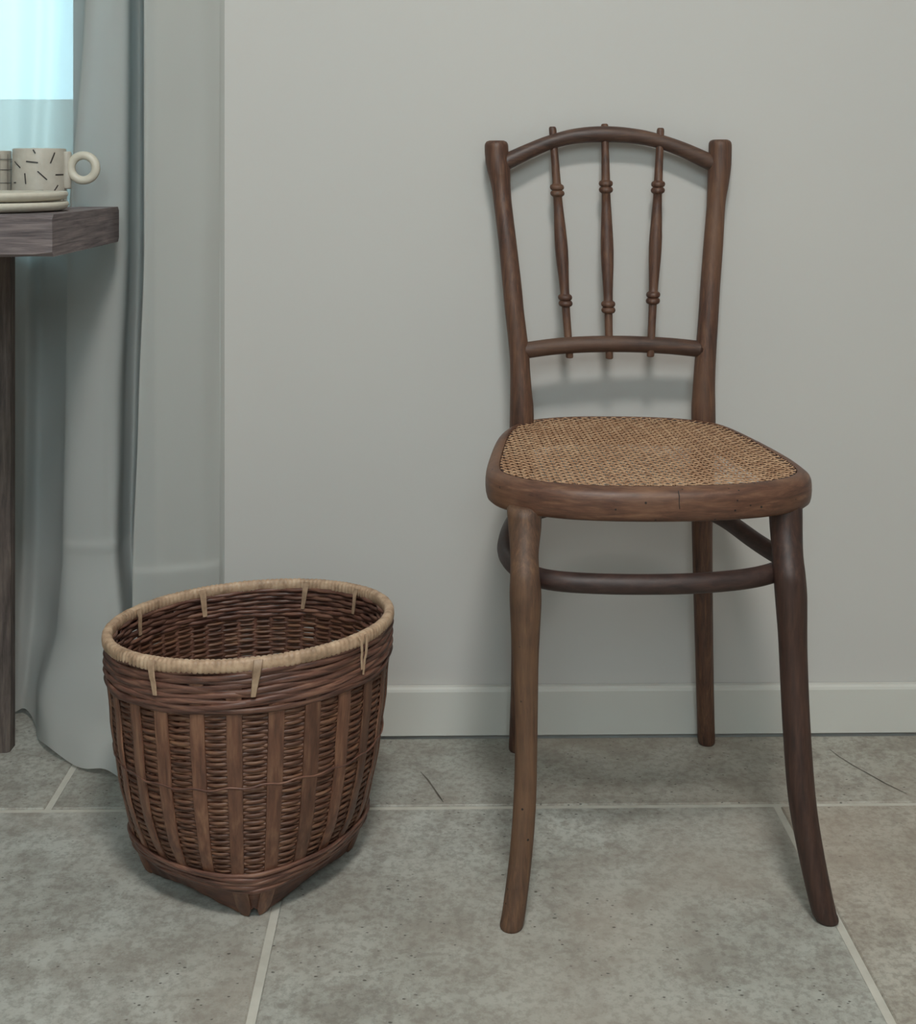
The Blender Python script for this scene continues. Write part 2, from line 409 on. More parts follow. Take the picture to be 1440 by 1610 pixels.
# window behind the camera
win = bpy.data.objects.new('window_1', None); COL.objects.link(win); win['kind'] = 'structure'; win['label'] = 'white framed window behind the camera'
win.location = ((wx0 + wx1) / 2, YR - .1, wz0)
for a, b in (((wx0, wz0), (wx0 + .05, wz1)), ((wx1 - .05, wz0), (wx1, wz1)), (((wx0 + wx1) / 2 - .025, wz0 + .05), ((wx0 + wx1) / 2 + .025, wz1 - .05)), ((wx0 + .05, wz0), (wx1 - .05, wz0 + .05)), ((wx0 + .05, wz1 - .05), (wx1 - .05, wz1))):
    m = MB(); m.box((a[0], YR - .13, a[1]), (b[0], YR - .07, b[1]), .003); mesh_obj('window_frame', m, M['base'], win, smooth=False)
for a, b in ((wx0 + .05, (wx0 + wx1) / 2 - .025), ((wx0 + wx1) / 2 + .025, wx1 - .05)):
    m = MB(); m.box((a, YR - .103, wz0 + .05), (b, YR - .097, wz1 - .05)); mesh_obj('pane', m, M['glass'], win, smooth=False)

# ------------------------------------------------------------------ bentwood chair
chair = thing('bentwood_chair', 'dark brown bentwood chair with cane seat and three turned back spindles', 'chair', tuple(W(985, 1.53, 0.0)))

def limb(name, rows, mat, flat=1.0, z_end=0.0, steps=6, n=20):
    """upright member: rows (py or ('z', z), xl, xr, d); horizontal rings so that the foot stands flat"""
    pts = []
    for py, xl, xr, d in rows:
        z = py[1] if isinstance(py, tuple) else EYE - (py - HZ) * d / F_PX
        p = W((xl + xr) / 2, d, z); r = (xr - xl) / 2 * d / F_PX
        pts.append([p.x, p.y, p.z, r])
    pts = catmull(pts, steps)
    rings = []
    def ring(q, k, dz=0.0):
        return [(q[0] + math.cos(a) * q[3] * k, q[1] + math.sin(a) * q[3] * k * flat, q[2] + dz) for a in [2 * PI * i / n for i in range(n)]]
    q0, q1 = pts[0], pts[-1]
    rings += [ring(q0, .62, .0), ring(q0, .86, -.0016), ring(q0, .97, -.0045)]
    for q in pts[1:-1]:
        if q[2] < q0[2] - .0055 and q[2] > q1[2] + .005: rings.append(ring(q, 1.0))
    def end(q, k, dz):
        pa = next((p for p in reversed(pts) if p[2] > q[2] + .02), pts[-2]); f_ = dz / (pa[2] - q[2])
        return ring([q[0] + (pa[0] - q[0]) * f_, q[1] + (pa[1] - q[1]) * f_, q[2] + dz, q[3]], k)
    rings += [end(q1, 1.0, .0045), end(q1, .95, .0012), end(q1, .88, 0)]
    rings = [list(reversed(r)) for r in rings]
    mb = MB().rings(rings)
    return mesh_obj(name, mb, mat, chair, angle=50)

ZS = 0.465                                   # seat height
limb('back_leg', [(221, 762, 799, 1.744), (240, 762, 799.5, 1.743), (264, 765, 802, 1.741), (292, 772, 802.6, 1.738), (323, 776.5, 805, 1.733), (384, 784, 812.4, 1.722), (449, 790, 820, 1.712), (491, 794, 824, 1.706),
     (552, 800.5, 831.5, 1.700), (583, 802, 833.5, 1.697), (613, 802, 836, 1.694), (644, 801.5, 839, 1.693), (680, 801, 839, 1.693), (760, 801, 838, 1.694), (900, 802, 835, 1.700), (1050, 803.5, 832, 1.710), (('z', 0.0), 799.6, 826, 1.727)], M['chair_wood'])
limb('back_leg', [(219.5, 1114, 1150, 1.755), (240, 1114, 1150, 1.754), (264, 1113, 1149, 1.752), (292, 1112, 1145, 1.749), (323, 1111, 1140, 1.745), (384, 1106, 1136.6, 1.736), (449, 1101, 1132, 1.728), (491, 1098.4, 1129.6, 1.723),
     (552, 1093.5, 1126, 1.719), (583, 1091, 1124.5, 1.717), (613, 1089, 1124, 1.715), (644, 1087, 1124.5, 1.714), (680, 1087, 1124.5, 1.714), (760, 1086.5, 1122, 1.715), (850, 1088, 1120, 1.718), (1000, 1092, 1121, 1.728), (1100, 1095, 1122.5, 1.738), (('z', 0.0), 1097, 1124, 1.748)], M['chair_wood'])
limb('front_leg', [(('z', .438), 796, 852, 1.374), (830, 799, 851, 1.366), (869, 802, 847, 1.352), (900, 802, 848, 1.341), (930, 801, 851, 1.339), (955, 801.5, 851, 1.339), (1000, 803.5, 848.5, 1.340), (1050, 806.5, 846.5, 1.341), (1160, 809.5, 845, 1.341),
     (1258, 807, 843, 1.337), (1342, 801, 837, 1.332), (1425, 790.5, 827.5, 1.327), (('z', 0.0), 784.6, 822, 1.324)], M['chair_wood_pale'])
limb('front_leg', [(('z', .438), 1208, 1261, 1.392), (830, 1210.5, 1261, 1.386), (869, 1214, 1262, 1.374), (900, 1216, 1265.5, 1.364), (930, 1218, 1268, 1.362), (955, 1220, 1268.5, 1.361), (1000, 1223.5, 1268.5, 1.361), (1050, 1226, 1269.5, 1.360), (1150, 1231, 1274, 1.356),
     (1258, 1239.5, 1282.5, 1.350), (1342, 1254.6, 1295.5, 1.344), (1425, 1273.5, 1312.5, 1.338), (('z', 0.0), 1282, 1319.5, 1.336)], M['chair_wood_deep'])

# seat: bentwood rim and hand-woven cane
cane_px = [(785, 735), (790, 711), (800, 685), (815, 670), (837, 662), (870, 658.5), (911, 656.5), (973, 656.5), (1035, 658), (1086, 661.5), (1129, 669), (1183, 694), (1226, 718), (1250, 735.5), (1255, 743), (1242, 750.5), (1199, 758),
           (1150, 762), (1090, 764.3), (1030, 765), (973, 764.6), (920, 763), (876, 760), (818, 752.5), (791, 744)]
ol = [WZ(x, y, ZS - .001) for x, y in cane_px]
ol = [Vector((p[0], p[1], 0)) for p in catmull([[p.x, p.y] for p in ol], 8, closed=True)]
# resample evenly, smooth
def even(pts, n):
    L = [0.0]
    for a, b in zip(pts, pts[1:] + pts[:1]): L.append(L[-1] + (b - a).length)
    out = []; j = 0
    for i in range(n):
        s = L[-1] * i / n
        while L[j + 1] < s: j += 1
        k = (s - L[j]) / max(L[j + 1] - L[j], 1e-9)
        out.append(pts[j].lerp(pts[(j + 1) % len(pts)], k))
    return out
ol = even(ol, 160)
for _ in range(6): ol = [(ol[i - 1] + ol[i] * 2 + ol[(i + 1) % 160]) / 4 for i in range(160)]
ctr = sum(ol, Vector()) / 160
nrm = []
for i in range(160):
    tg = (ol[(i + 1) % 160] - ol[i - 1]).normalized(); nv = Vector((tg.y, -tg.x, 0))
    if nv.dot(ol[i] - ctr) < 0: nv = -nv
    nrm.append(nv)
for _ in range(4): nrm = [(nrm[i - 1] + nrm[i] * 2 + nrm[(i + 1) % 160]).normalized() for i in range(160)]
prof = [(-.0125, -.0085), (0, -.0045), (.0004, -.0006), (.0020, 0), (.0060, -.0006), (.0102, -.0026), (.0140, -.0056), (.0158, -.0094), (.0165, -.0150), (.0166, -.022), (.0160, -.0285), (.0146, -.0335), (.0115, -.0362), (-.0105, -.0362), (-.0125, -.034)]
mb = MB().rings([[ol[i] + nrm[i] * o_ + Vector((0, 0, ZS + z)) for o_, z in prof] for i in range(160)], closed=True)
seat_rim = mesh_obj('seat_rim', mb, M['seat_wood'], chair, angle=60)
# thin spline pressed into the groove round the cane
tube_mb = MB(); tube(tube_mb, [ol[i] - nrm[i] * .0022 + Vector((0, 0, ZS - .0024)) for i in range(0, 160)], .0015, n=6, closed=True)
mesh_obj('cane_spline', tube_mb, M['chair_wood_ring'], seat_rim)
# small split and worm holes in the front of the rim
def rim_front(px, py):
    d = (EYE - (ZS - .018)) * F_PX / ((EYE - (ZS - .018)) * F_PX / 1.333) 
    best = None
    for i in range(160):
        q = ol[i] + nrm[i] * .0163
        if q.y < ctr.y:
            c_ = Vector((q.x * CS - q.y * SN, q.x * SN + q.y * CS, 0)); pxq = CX + c_.x / c_.y * F_PX
            if best is None or abs(pxq - px) < best[0]: best = (abs(pxq - px), c_.y, nrm[i])
    return WP(px, py, best[1]), best[2]
mb = MB()
for seg in ([(1067, 772), (1068, 780), (1067.5, 790), (1068.5, 800)],):
    P = [rim_front(*q)[0] + rim_front(*q)[1] * (.0004 if k else -.0022) for k, q in enumerate(seg)]
    tube(mb, P, [.0008, .0013, .0012, .0005], n=6, ref=Vector((0, 1, 0)), rad2=[.0004] * 4)
mesh_obj('rim_split', mb, M['ink'], seat_rim)['label'] = 'short dark split in the front of the seat rim'

def clip(p, dr):
    """interval of the line p + t dr inside the outline"""
    ts = []
    for i in range(160):
        a = ol[i] - nrm[i] * .001; b = ol[(i + 1) % 160] - nrm[(i + 1) % 160] * .001
        e = b - a; den = dr.x * e.y - dr.y * e.x
        if abs(den) < 1e-12: continue
        w_ = a - p; tt = (w_.x * e.y - w_.y * e.x) / den; ss = (w_.x * dr.y - w_.y * dr.x) / den
        if 0 <= ss < 1: ts.append(tt)
    return (min(ts), max(ts)) if len(ts) >= 2 else None
cane = MB(); PITCH = .0136
def strand(p, dr, wd, z0, amp, ph, period):
    iv = clip(p, dr)
    if not iv or iv[1] - iv[0] < .004: return
    L = iv[1] - iv[0]; n_ = max(2, int(L / (period / 4))); sd = Vector((-dr.y, dr.x, 0))
    rings = []
    for i in range(n_ + 1):
        tt = iv[0] + L * i / n_
        q = p + dr * tt
        sag = -.0016 * min(1.0, min(tt - iv[0], iv[1] - tt) / .05)
        z = ZS - .0012 + z0 + sag + amp * math.cos(2 * PI * tt / period + ph)
        up = Vector((0, 0, .00055))
        c_ = Vector((q.x, q.y, z))
        rings.append([c_ - sd * wd / 2 - up * .3, c_ - up * .8, c_ + sd * wd / 2 - up * .3, c_ + up])
    cane.rings(rings)
ux, uy = Vector((1, 0, 0)), Vector((0, 1, 0))
rot = math.radians(1.5); ux = Vector((math.cos(rot), math.sin(rot), 0)); uy = Vector((-math.sin(rot), math.cos(rot), 0))
NN = 22
for i in range(-NN, NN + 1):
    for s in (-1, 1):
        strand(ctr + ux * (i * PITCH + s * .0017), uy, .0021, -.0007, .0004, PI * (s > 0), PITCH)
        strand(ctr + uy * (i * PITCH + s * .0017), ux, .0021, -.0011, .0004, PI * (s > 0), PITCH)
for i in range(-NN * 2, NN * 2 + 1):
    for s in (1, -1):
        dr = (ux + uy * s).normalized()
        strand(ctr + ux * ((i + .5) * PITCH), dr, .0021, .0009 if s > 0 else .0006, .0003, 0, PITCH * 1.414)
o = mesh_obj('seat_cane', cane, M['cane'], chair, smooth=False, kind='stuff'); o['label'] = 'tan woven cane seat panel'

# hoop stretcher
ZH = .360
hp = [WZ(x, y, ZH) for x, y in [(852, 911), (920, 917), (1005, 919), (1100, 917), (1180, 909.5), (1224, 898), (1241, 884), (1214, 868), (1180, 845.5), (1145, 820)]]
hp += [W(1105, 1.640, ZH), W(1040, 1.674, ZH), W(965, 1.678, ZH), W(890, 1.664, ZH), W(838, 1.622, ZH)]
hp += [WZ(x, y, ZH) for x, y in [(811, 815), (795, 862), (812, 892)]]
hp = [Vector((p[0], p[1], ZH)) for p in catmull([[p.x, p.y] for p in hp], 10, closed=True)]
hp = even(hp, 140)
for _ in range(10): hp = [(hp[i - 1] + hp[i] * 2 + hp[(i + 1) % 140]) / 4 for i in range(140)]
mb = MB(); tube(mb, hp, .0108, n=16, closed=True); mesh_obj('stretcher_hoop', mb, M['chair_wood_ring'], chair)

# back: arched top rail, lower rail, spindles
def rail(name, rows, rad):
    P = [[*WP(x, y, d), r_ * d / F_PX] for x, y, d, r_ in rows]
    P = catmull(P, 8)
    mb = MB(); tube(mb, [p[:3] for p in P], [p[3] for p in P], n=18); mesh_obj(name, mb, M['chair_wood_x'], chair)
rail('top_rail', [(791, 257.5, 1.742, 13), (803, 251, 1.743, 13), (835, 236, 1.746, 12), (866, 223.5, 1.748, 11.3), (905, 214, 1.750, 12), (951, 211, 1.751, 12.8), (1000, 214.5, 1.752, 12), (1039, 223, 1.752, 11.3), (1075, 236, 1.752, 12), (1110, 252, 1.753, 13), (1124, 259, 1.753, 13)], 0)
rail('lower_rail', [(822, 551.5, 1.701, 13), (834, 549.8, 1.702, 13), (870, 545, 1.705, 13), (910, 542, 1.707, 13), (954, 540.8, 1.709, 13), (1000, 541.3, 1.712, 13), (1050, 543.8, 1.715, 13), (1092, 548, 1.718, 13), (1104, 549.5, 1.718, 13)], 0)

def spindle(p_top, p_bot, b_up, b_lo):
    """turned spindle: (px,py) ends; rows of the two bead pairs"""
    (xt, yt), (xb, yb) = p_top, p_bot
    def dep(y): return 1.752 + (1.710 - 1.752) * (y - 211) / (541 - 211)
    prof = [(yt, 3.5), (yt + .8, 5.0), (yt + 3, 5.8), (yt + 6, 6.0), (231, 5.9), (b_up[0] - 7, 6.7), (b_up[0] - 5.2, 7.0)]
    def bead(y): return [(y - 4.6, 8.0), (y - 3.6, 9.9), (y - 1.8, 10.9), (y, 11.2), (y + 1.8, 10.9), (y + 3.6, 9.9), (y + 4.6, 8.2)]
    prof += bead(b_up[0]) + bead(b_up[1]) + [(b_up[1] + 6, 6.8)]
    a, b = b_up[1] + 6, b_lo[0] - 6
    for k, r_ in ((.12, 7.5), (.3, 9.0), (.45, 10.0), (.55, 10.2), (.68, 9.6), (.82, 8.3), (.94, 7.4), (1.0, 7.2)): prof.append((a + (b - a) * k, r_))
    prof += bead(b_lo[0]) + bead(b_lo[1]) + [(b_lo[1] + 5.4, 6.4), (b_lo[1] + 20, 6.2), (541, 6.0), (yb - 2, 5.9), (yb - .5, 5.2), (yb, 3.8)]
    rings = []
    for y, r_ in prof:
        d = dep(y); x = xt + (xb - xt) * (y - yt) / (yb - yt); c_ = WP(x, y, d); rr = r_ * d / F_PX
        rings.append([(c_.x + math.cos(q) * rr, c_.y + math.sin(q) * rr, c_.z) for q in [-2 * PI * i / 16 for i in range(16)]])
    mb = MB().rings(rings); mesh_obj('spindle', mb, M['chair_wood'], chair, angle=60)
spindle((868.5, 199), (895.5, 563), (294.5, 304), (467.5, 477))
spindle((950.5, 194.5), (958, 564.5), (288.5, 298.3), (478, 487.5))
spindle((1038.5, 201), (1022.5, 561), (289.5, 299.3), (463.3, 473))

# ------------------------------------------------------------------ wicker basket
BC = W(394, 1.46, 0.0)
basket = thing('wicker_basket', 'round brown wicker basket with vertical staves and pale wrapped rim', 'basket', tuple(BC))
TH0 = -PI / 2 + YAW + .165                   # angle that faces the camera
RZ = [(-.01, .116), (.0, .118), (.035, .1295), (.0725, .1385), (.11, .1455), (.147, .1512), (.185, .1560), (.23, .1600), (.262, .1612), (.30, .1615)]
NZ = [(0, 1.10), (.02, 1.28), (.045, 1.55), (.08, 1.82), (.12, 2.0), (.4, 2.0)]
def lut(tb, z):
    if z <= tb[0][0]: return tb[0][1]
    for (a, b), (c_, d_) in zip(tb, tb[1:]):
        if z <= c_: return b + (d_ - b) * (z - a) / (c_ - a)
    return tb[-1][1]
def BP(ph, z, off=0.0):
    """basket surface: ph measured from the corner that faces the camera, counter-clockwise seen from above"""
    n_ = lut(NZ, z); a = lut(RZ, z)
    r = a / (abs(math.cos(ph)) ** n_ + abs(math.sin(ph)) ** n_) ** (1 / n_) + off
    th = TH0 + ph
    x, y = math.cos(th) * r, math.sin(th) * r
    w_ = min(1.0, max(0.0, z / .27))
    dz = w_ * (-.075 * y + .045 * x)
    return Vector((BC.x + x, BC.y + y, z + dz))
def phi_of(dx, front=True):
    """ph of the point of the rim circle at offset dx to the right of the centre"""
    s = max(-1, min(1, dx / .161)); th = -math.acos(s) if front else math.acos(s)
    return th - YAW * 0 - TH0

NST = 48
# fine weave: undulating rows over hidden stakes
mb = MB(); NS = 192
def strand_ring(mb, z, off, ra, rb, amp, par, seed, nsd=6, wob=.0006):
    rr = random.Random(seed); p1, p2, p3 = rr.uniform(0, 6), rr.uniform(0, 6), rr.uniform(0, 6)
    rings = []
    for i in range(NS):
        ph = 2 * PI * i / NS
        o_ = off + amp * math.cos(NST / 2 * ph + PI * par) + wob * math.sin(5 * ph + p1)
        zz = z + wob * (math.sin(3 * ph + p2) + .8 * math.sin(11 * ph + p3))
        ring = []
        for k in range(nsd):
            a = 2 * PI * k / nsd
            ring.append(BP(ph, zz + math.sin(a) * rb, o_ + math.cos(a) * ra))
        rings.append(ring)
    mb.rings(rings, closed=True)
rows = 52; z = .040
k = 0
while z < .243:
    h_ = .0021 * R.uniform(.92, 1.2)
    strand_ring(mb, z, -.0010, .0017, h_, .0016, k % 2, k, wob=.0004)
    z += h_ * 1.56; k += 1
mesh_obj('woven_rows', mb, M['weave'], basket, kind='stuff')['label'] = 'fine brown horizontal wicker weave'
# stakes that the rows pass round, seen inside
for i in range(NST):
    ph = 2 * PI * (i + .5) / NST; mb = MB(); wd = .0030
    rings = []
    for q in range(13):
        z = .035 + (.268 - .035) * q / 12; r = lut(RZ, z); dp = wd / r
        rings.append([BP(ph - dp, z, -.0022), BP(ph, z, -.0026), BP(ph + dp, z, -.0022), BP(ph + dp, z, -.0008), BP(ph - dp, z, -.0008)])
    mb.rings(rings); mesh_obj('inner_stake', mb, M['band'], basket)
# flat outer staves
for i in range(24):
    ph0 = 2 * PI * (i + .5) / 24 + R.uniform(-.018, .018); mb = MB(); rings = []
    w0 = .0086 * R.uniform(.9, 1.08); lean = R.uniform(-.012, .012)
    for q in range(19):
        t_ = q / 18; z = .028 + (.262 - .028) * t_
        corner = min(abs(((ph0 + PI / 4) % (PI / 2)) - PI / 4), PI / 4)
        ph = ph0 + lean * t_; r = lut(RZ, z); wd = w0 * (.80 + .2 * min(1, t_ * 1.6)); dp = wd / r
        off = .0024 + .0005 * math.sin(q * 1.3 + i)
        pr = [(-1, -.0010), (-.96, .0006), (-.5, .0011), (0, .0013), (.5, .0011), (.96, .0006), (1, -.0010), (0, -.0010)]
        rings.append([BP(ph + dp * a, z, off + b) for a, b in pr])
    mb.rings(rings); mesh_obj('stave', mb, M['stave'], basket, angle=45)
# tie strand round the middle
mb = MB(); rings = []
for i in range(240):
    ph = 2 * PI * i / 240
    outw = .0050 + .0003 * math.cos(24 * ph)
    zz = .150 + .0016 * math.sin(4 * ph + 1) + .0012 * math.sin(24 * ph + .6 * math.sin(3 * ph))
    rings.append([BP(ph, zz + math.sin(a) * .0012, outw - .0012 + math.cos(a) * .0010) for a in [2 * PI * q / 6 for q in range(6)]])
mb.rings(rings, closed=True); mesh_obj('tie_strand', mb, M['band'], basket)
# upper band: thick twined strands
zz = .2315
for i in range(9):
    mb = MB(); rr = random.Random(50 + i); p1, p2, p3 = [rr.uniform(0, 6) for _ in range(3)]
    rings = []
    for q in range(NS):
        ph = 2 * PI * q / NS
        o_ = .0056 + .0010 * math.sin(12 * ph + PI * i + p1 * .2) + .0006 * math.sin(7 * ph + p2)
        z = zz + .0010 * math.sin(3 * ph + p3) + .0008 * math.sin(12 * ph + PI * i) + .0007 * math.sin(9 * ph + p1)
        rings.append([BP(ph, z + math.sin(a) * .0033, o_ - .002 + math.cos(a) * .0022) for a in [2 * PI * w_ / 8 for w_ in range(8)]])
    mb.rings(rings, closed=True); mesh_obj('upper_band_strand', mb, M['band'], basket)
    zz += .0050
# inner face of the upper band
for i in range(7):
    mb = MB(); strand_ring(mb, .240 + i * .0052, -.0035, .0020, .0027, .0018, i % 2, 80 + i, nsd=8, wob=.0007)
    mesh_obj('inner_band_strand', mb, M['band'], basket)
# lower band
zz = .0335
for i in range(5):
    mb = MB(); rr = random.Random(70 + i); p1, p2, p3 = [rr.uniform(0, 6) for _ in range(3)]
    rings = []
    for q in range(NS):
        ph = 2 * PI * q / NS
        o_ = .0068 + .0009 * math.sin(12 * ph + PI * i) + .0005 * math.sin(7 * ph + p2)
        z = zz + .0012 * math.sin(3 * ph + p3) + .0006 * math.sin(12 * ph + PI * i)
        rings.append([BP(ph, z + math.sin(a) * .0030, o_ - .002 + math.cos(a) * .0024) for a in [2 * PI * w_ / 8 for w_ in range(8)]])
    mb.rings(rings, closed=True); mesh_obj('lower_band_strand', mb, M['band'], basket)
    zz += .0046
# base skirt that runs out into four pointed corner feet
mb = MB(); NB = 240; outer = []; inner = []; rings = []
for i in range(NB):
    ph = 2 * PI * i / NB
    cn = (math.cos(4 * ph) + 1) / 2
    zb = .0005 + .0135 * (1 - cn ** .8)
    dph = ((ph + PI / 4) % (PI / 2)) - PI / 4
    zb += .012 * math.exp(-(dph / .045) ** 2)
    ring = []
    for q in range(7):
        z = zb + (.046 - zb) * q / 6; ring.append(BP(ph, z, .0028 + .0004 * math.sin(30 * ph)))
    for q in range(6, -1, -1):
        z = zb + (.046 - zb) * q / 6; ring.append(BP(ph, z, .0002))
    rings.append(ring)
mb.rings(rings, closed=True); mesh_obj('base_skirt', mb, M['skirt'], basket, angle=50)
# pairs of flat strips folded down to each corner foot
for c_ in range(4):
    for s in (-1, 1):
        mb = MB(); rings = []
        for q in range(9):
            t_ = q / 8; z = .0008 + .046 * t_
            ph = c_ * PI / 2 + s * (.085 + .05 * t_); wd = (.0085 + .001 * t_) ; r = lut(RZ, z); dp = wd / r
            off = .0042
            e = .55 if q == 0 else (.85 if q == 1 else 1)
            rings.append([BP(ph + dp * a * e, z, off + b) for a, b in [(-1, -.001), (-.9, .0008), (0, .0012), (.9, .0008), (1, -.001), (0, -.001)]])
        mb.rings(rings); mesh_obj('foot_strip', mb, M['stave'], basket, angle=45)
# woven bottom
mb = MB(); ringp = [BP(2 * PI * i / 64, .034, -.004) for i in range(64)]
mb.rings([[p - Vector((0, 0, .004)) for p in ringp], ringp]); mesh_obj('bottom', mb, M['skirt'], basket, smooth=False)
# wrapped rim: hoop with close turns of pale cane
ZR = .2775; NW = 172; mb = MB(); rings = []
for i in range(NW * 4):
    ph = 2 * PI * i / (NW * 4); k = (0.89, 1.0, 1.02, 1.0)[i % 4]
    rr = random.Random(i // 4); k *= rr.uniform(.97, 1.03)
    sq = lambda c_: math.copysign(abs(c_) ** .72, c_)
    rings.append([BP(ph, ZR + sq(math.sin(a)) * .0074 * k, .0015 + sq(math.cos(a)) * .0060 * k) for a in [2 * PI * q / 14 for q in range(14)]])
mb.rings(rings, closed=True); rim_o = o = mesh_obj('wrapped_rim', mb, M['rimcane'], basket, kind='stuff'); o['label'] = 'pale cane wrapped round the rim'
# tapered lashing ends hanging from the rim
def lashing(ph, out, w0, w1, ln, lean=0.0):
    mb = MB(); rings = []
    for q in range(9):
        t_ = q / 8; z = ZR + .0055 - (ln + .0055) * t_
        off = (.0105 if t_ < .55 else .0095) if out else (-.0075)
        if out and t_ < .1: off = .0075
        if not out and t_ < .2: off = -.0058
        wd = (w0 + (w1 - w0) * t_) / 2; dp = wd / .161; p_ = ph + lean * t_
        rings.append([BP(p_ + dp * a, z, off + b) for a, b in [(-1, -.0006), (-.8, .0007), (.8, .0007), (1, -.0006)]])
    mb.rings(rings); mesh_obj('lashing', mb, M['rimcane'], rim_o, angle=45)
lashing(phi_of(-.078), True, .0090, .0048, .030, .03)
lashing(phi_of(.0315), True, .0100, .0052, .031, -.03)
lashing(phi_of(.128), True, .0030, .0024, .030, .02); lashing(phi_of(.134), True, .0030, .0022, .036, -.03)
lashing(phi_of(-.085, False), False, .0095, .006, .030, -.02)
lashing(phi_of(.052, False), False, .0090, .005, .030, .03)
lashing(phi_of(.122, False), False, .0080, .005, .027, .03)
lashing(phi_of(-.150, False), False, .0085, .006, .027, .0)

# ------------------------------------------------------------------ curtain
def sig(x): return 1 / (1 + math.exp(-max(-40.0, min(40.0, x))))
def curtain_mesh():
    # columns from the wall edge to the left: (px, distance) at four heights: top, table level, knee, hem
    zs = [2.40, 1.05, .69, .46, .26, .15, .06, .003]
    C = {}
    # right panel
    C[0] = [(353, 1.7680)] * 8
    C[1] = [(349.5, 1.7655)] * 8
    C[2] = [(341, 1.759)] * 6 + [(338, 1.750), (338, 1.745)]
    C[3] = [(318, 1.745)] * 6 + [(318, 1.735), (318, 1.725)]
    C[4] = [(285, 1.736)] * 6 + [(285, 1.722), (285, 1.70)]
    C[5] = [(250, 1.726)] * 6 + [(250, 1.710), (250, 1.680)]
    C[6] = [(231, 1.722), (230, 1.722), (230, 1.722), (221, 1.722), (213, 1.722), (212, 1.718), (212, 1.70), (212, 1.67)]
    C[7] = [(226, 1.727), (226, 1.727), (226, 1.727), (217.5, 1.727), (209, 1.727), (208, 1.722), (208, 1.70), (208, 1.67)]
    C[8] = [(231, 1.742), (231, 1.742), (231, 1.742), (222, 1.742), (214, 1.742), (212, 1.738), (212, 1.71), (212, 1.68)]
    # fold tucked behind, then the second panel
    C[9] = [(230, 1.775), (230, 1.775), (230, 1.775), (221, 1.775), (214, 1.775), (213, 1.760), (215, 1.71), (217, 1.645)]
    C[27] = [(231, 1.835), (231, 1.835), (231, 1.835), (222, 1.835), (215, 1.83), (214, 1.800), (216, 1.73), (217, 1.644)]
    C[28] = [(220, 1.872), (220, 1.872), (220, 1.872), (212, 1.870), (206, 1.86), (210, 1.810), (213, 1.73), (215, 1.636)]
    C[10] = [(208, 1.850), (208, 1.850), (206, 1.850), (198, 1.845), (193, 1.835), (202, 1.785), (208, 1.71), (211, 1.628)]
    C[11] = [(202, 1.796), (202, 1.796), (199, 1.796), (188, 1.792), (184, 1.780), (192, 1.740), (195, 1.69), (193, 1.640)]
    C[12] = [(180, 1.782), (180, 1.782), (172, 1.782), (166, 1.778), (165, 1.768), (168, 1.735), (170, 1.69), (170, 1.650)]
    C[13] = [(155, 1.780), (155, 1.780), (140, 1.780), (138, 1.776), (136, 1.766), (138, 1.735), (138, 1.70), (140, 1.658)]
    C[14] = [(138, 1.784), (137, 1.784), (113, 1.784), (110, 1.781), (108, 1.772), (108, 1.745), (98, 1.715), (108, 1.684)]
    C[15] = [(134, 1.793), (133, 1.793), (105, 1.793), (102, 1.790), (98, 1.782), (90, 1.765), (66, 1.735), (78, 1.712)]
    C[16] = [(138, 1.805), (137, 1.805), (110, 1.805), (107, 1.802), (103, 1.795), (88, 1.785), (57, 1.770), (60, 1.752)]
    C[17] = [(120, 1.835), (118, 1.835), (95, 1.835), (90, 1.835), (85, 1.835), (76, 1.83), (60, 1.81), (54, 1.80)]
    C[18] = [(85, 1.862), (85, 1.862), (68, 1.862), (64, 1.862), (60, 1.86), (55, 1.86), (46, 1.845), (38, 1.836)]
    C[19] = [(60, 1.846), (60, 1.846), (45, 1.846), (42, 1.846), (38, 1.846), (34, 1.846), (28, 1.842), (20, 1.840)]
    C[20] = [(25, 1.862)] * 5 + [(12, 1.860), (5, 1.855), (0, 1.850)]
    C[21] = [(-15, 1.848)] * 8
    C[22] = [(-60, 1.866)] * 8
    C[23] = [(-105, 1.850)] * 8
    C[24] = [(-150, 1.868)] * 8
    C[25] = [(-200, 1.852)] * 8
    C[26] = [(-250, 1.866)] * 8
    cols = [C[i] for i in list(range(10)) + [27, 28] + list(range(10, 27))]
    # fine interpolation over height
    hz = []
    z = 2.40
    zl = [2.40 - i * .09 for i in range(15)] + [1.05 - i * .018 for i in range(58)]
    zl = [q for q in zl if q > .004 and not (.235 < q < .290)] + [.288 - i * .0022 for i in range(24)] + [.003]
    zl = sorted(set(zl), reverse=True)
    def at_z(col, z):
        for i in range(len(zs) - 1):
            if z >= zs[i + 1] - 1e-9:
                t_ = (zs[i] - z) / (zs[i] - zs[i + 1]); t_ = min(1, max(0, t_))
                def gg(k): return col[min(max(k, 0), len(zs) - 1)]
                a, b = gg(i), gg(i + 1)
                tt = t_ * t_ * (3 - 2 * t_) if i >= 1 else t_
                tt = .5 * (tt + t_)
                return [a[0] + (b[0] - a[0]) * tt, a[1] + (b[1] - a[1]) * tt]
        return list(col[-1])
    grid = []
    for z in zl:
        row = catmull([at_z(c_, z) for c_ in cols], 8)
        pr = []
        for j, (px, d) in enumerate(row):
            u = j / 8
            dd = d
            # pressed creases across the cloth
            if u < 8.5: dd -= .0042 * sig((.252 + .0006 * (u - 4) - z) / .0025) * min(1, max(0, (u - .8)))  * math.exp(-max(0, .252 - z) / .05)
            elif 12 < u < 18: dd -= .0036 * sig((.276 - z) / .0025) * math.exp(-max(0, .276 - z) / .05)
            dd += .0012 * math.sin(z * 9 + u * 1.7) * (1 if 1.5 < u else 0)
            hem = 0.0
            if z < .01: hem = .004 * (1 + math.sin(u * 2.3))
            pr.append(W(px, dd, z + hem))
        grid.append(pr)
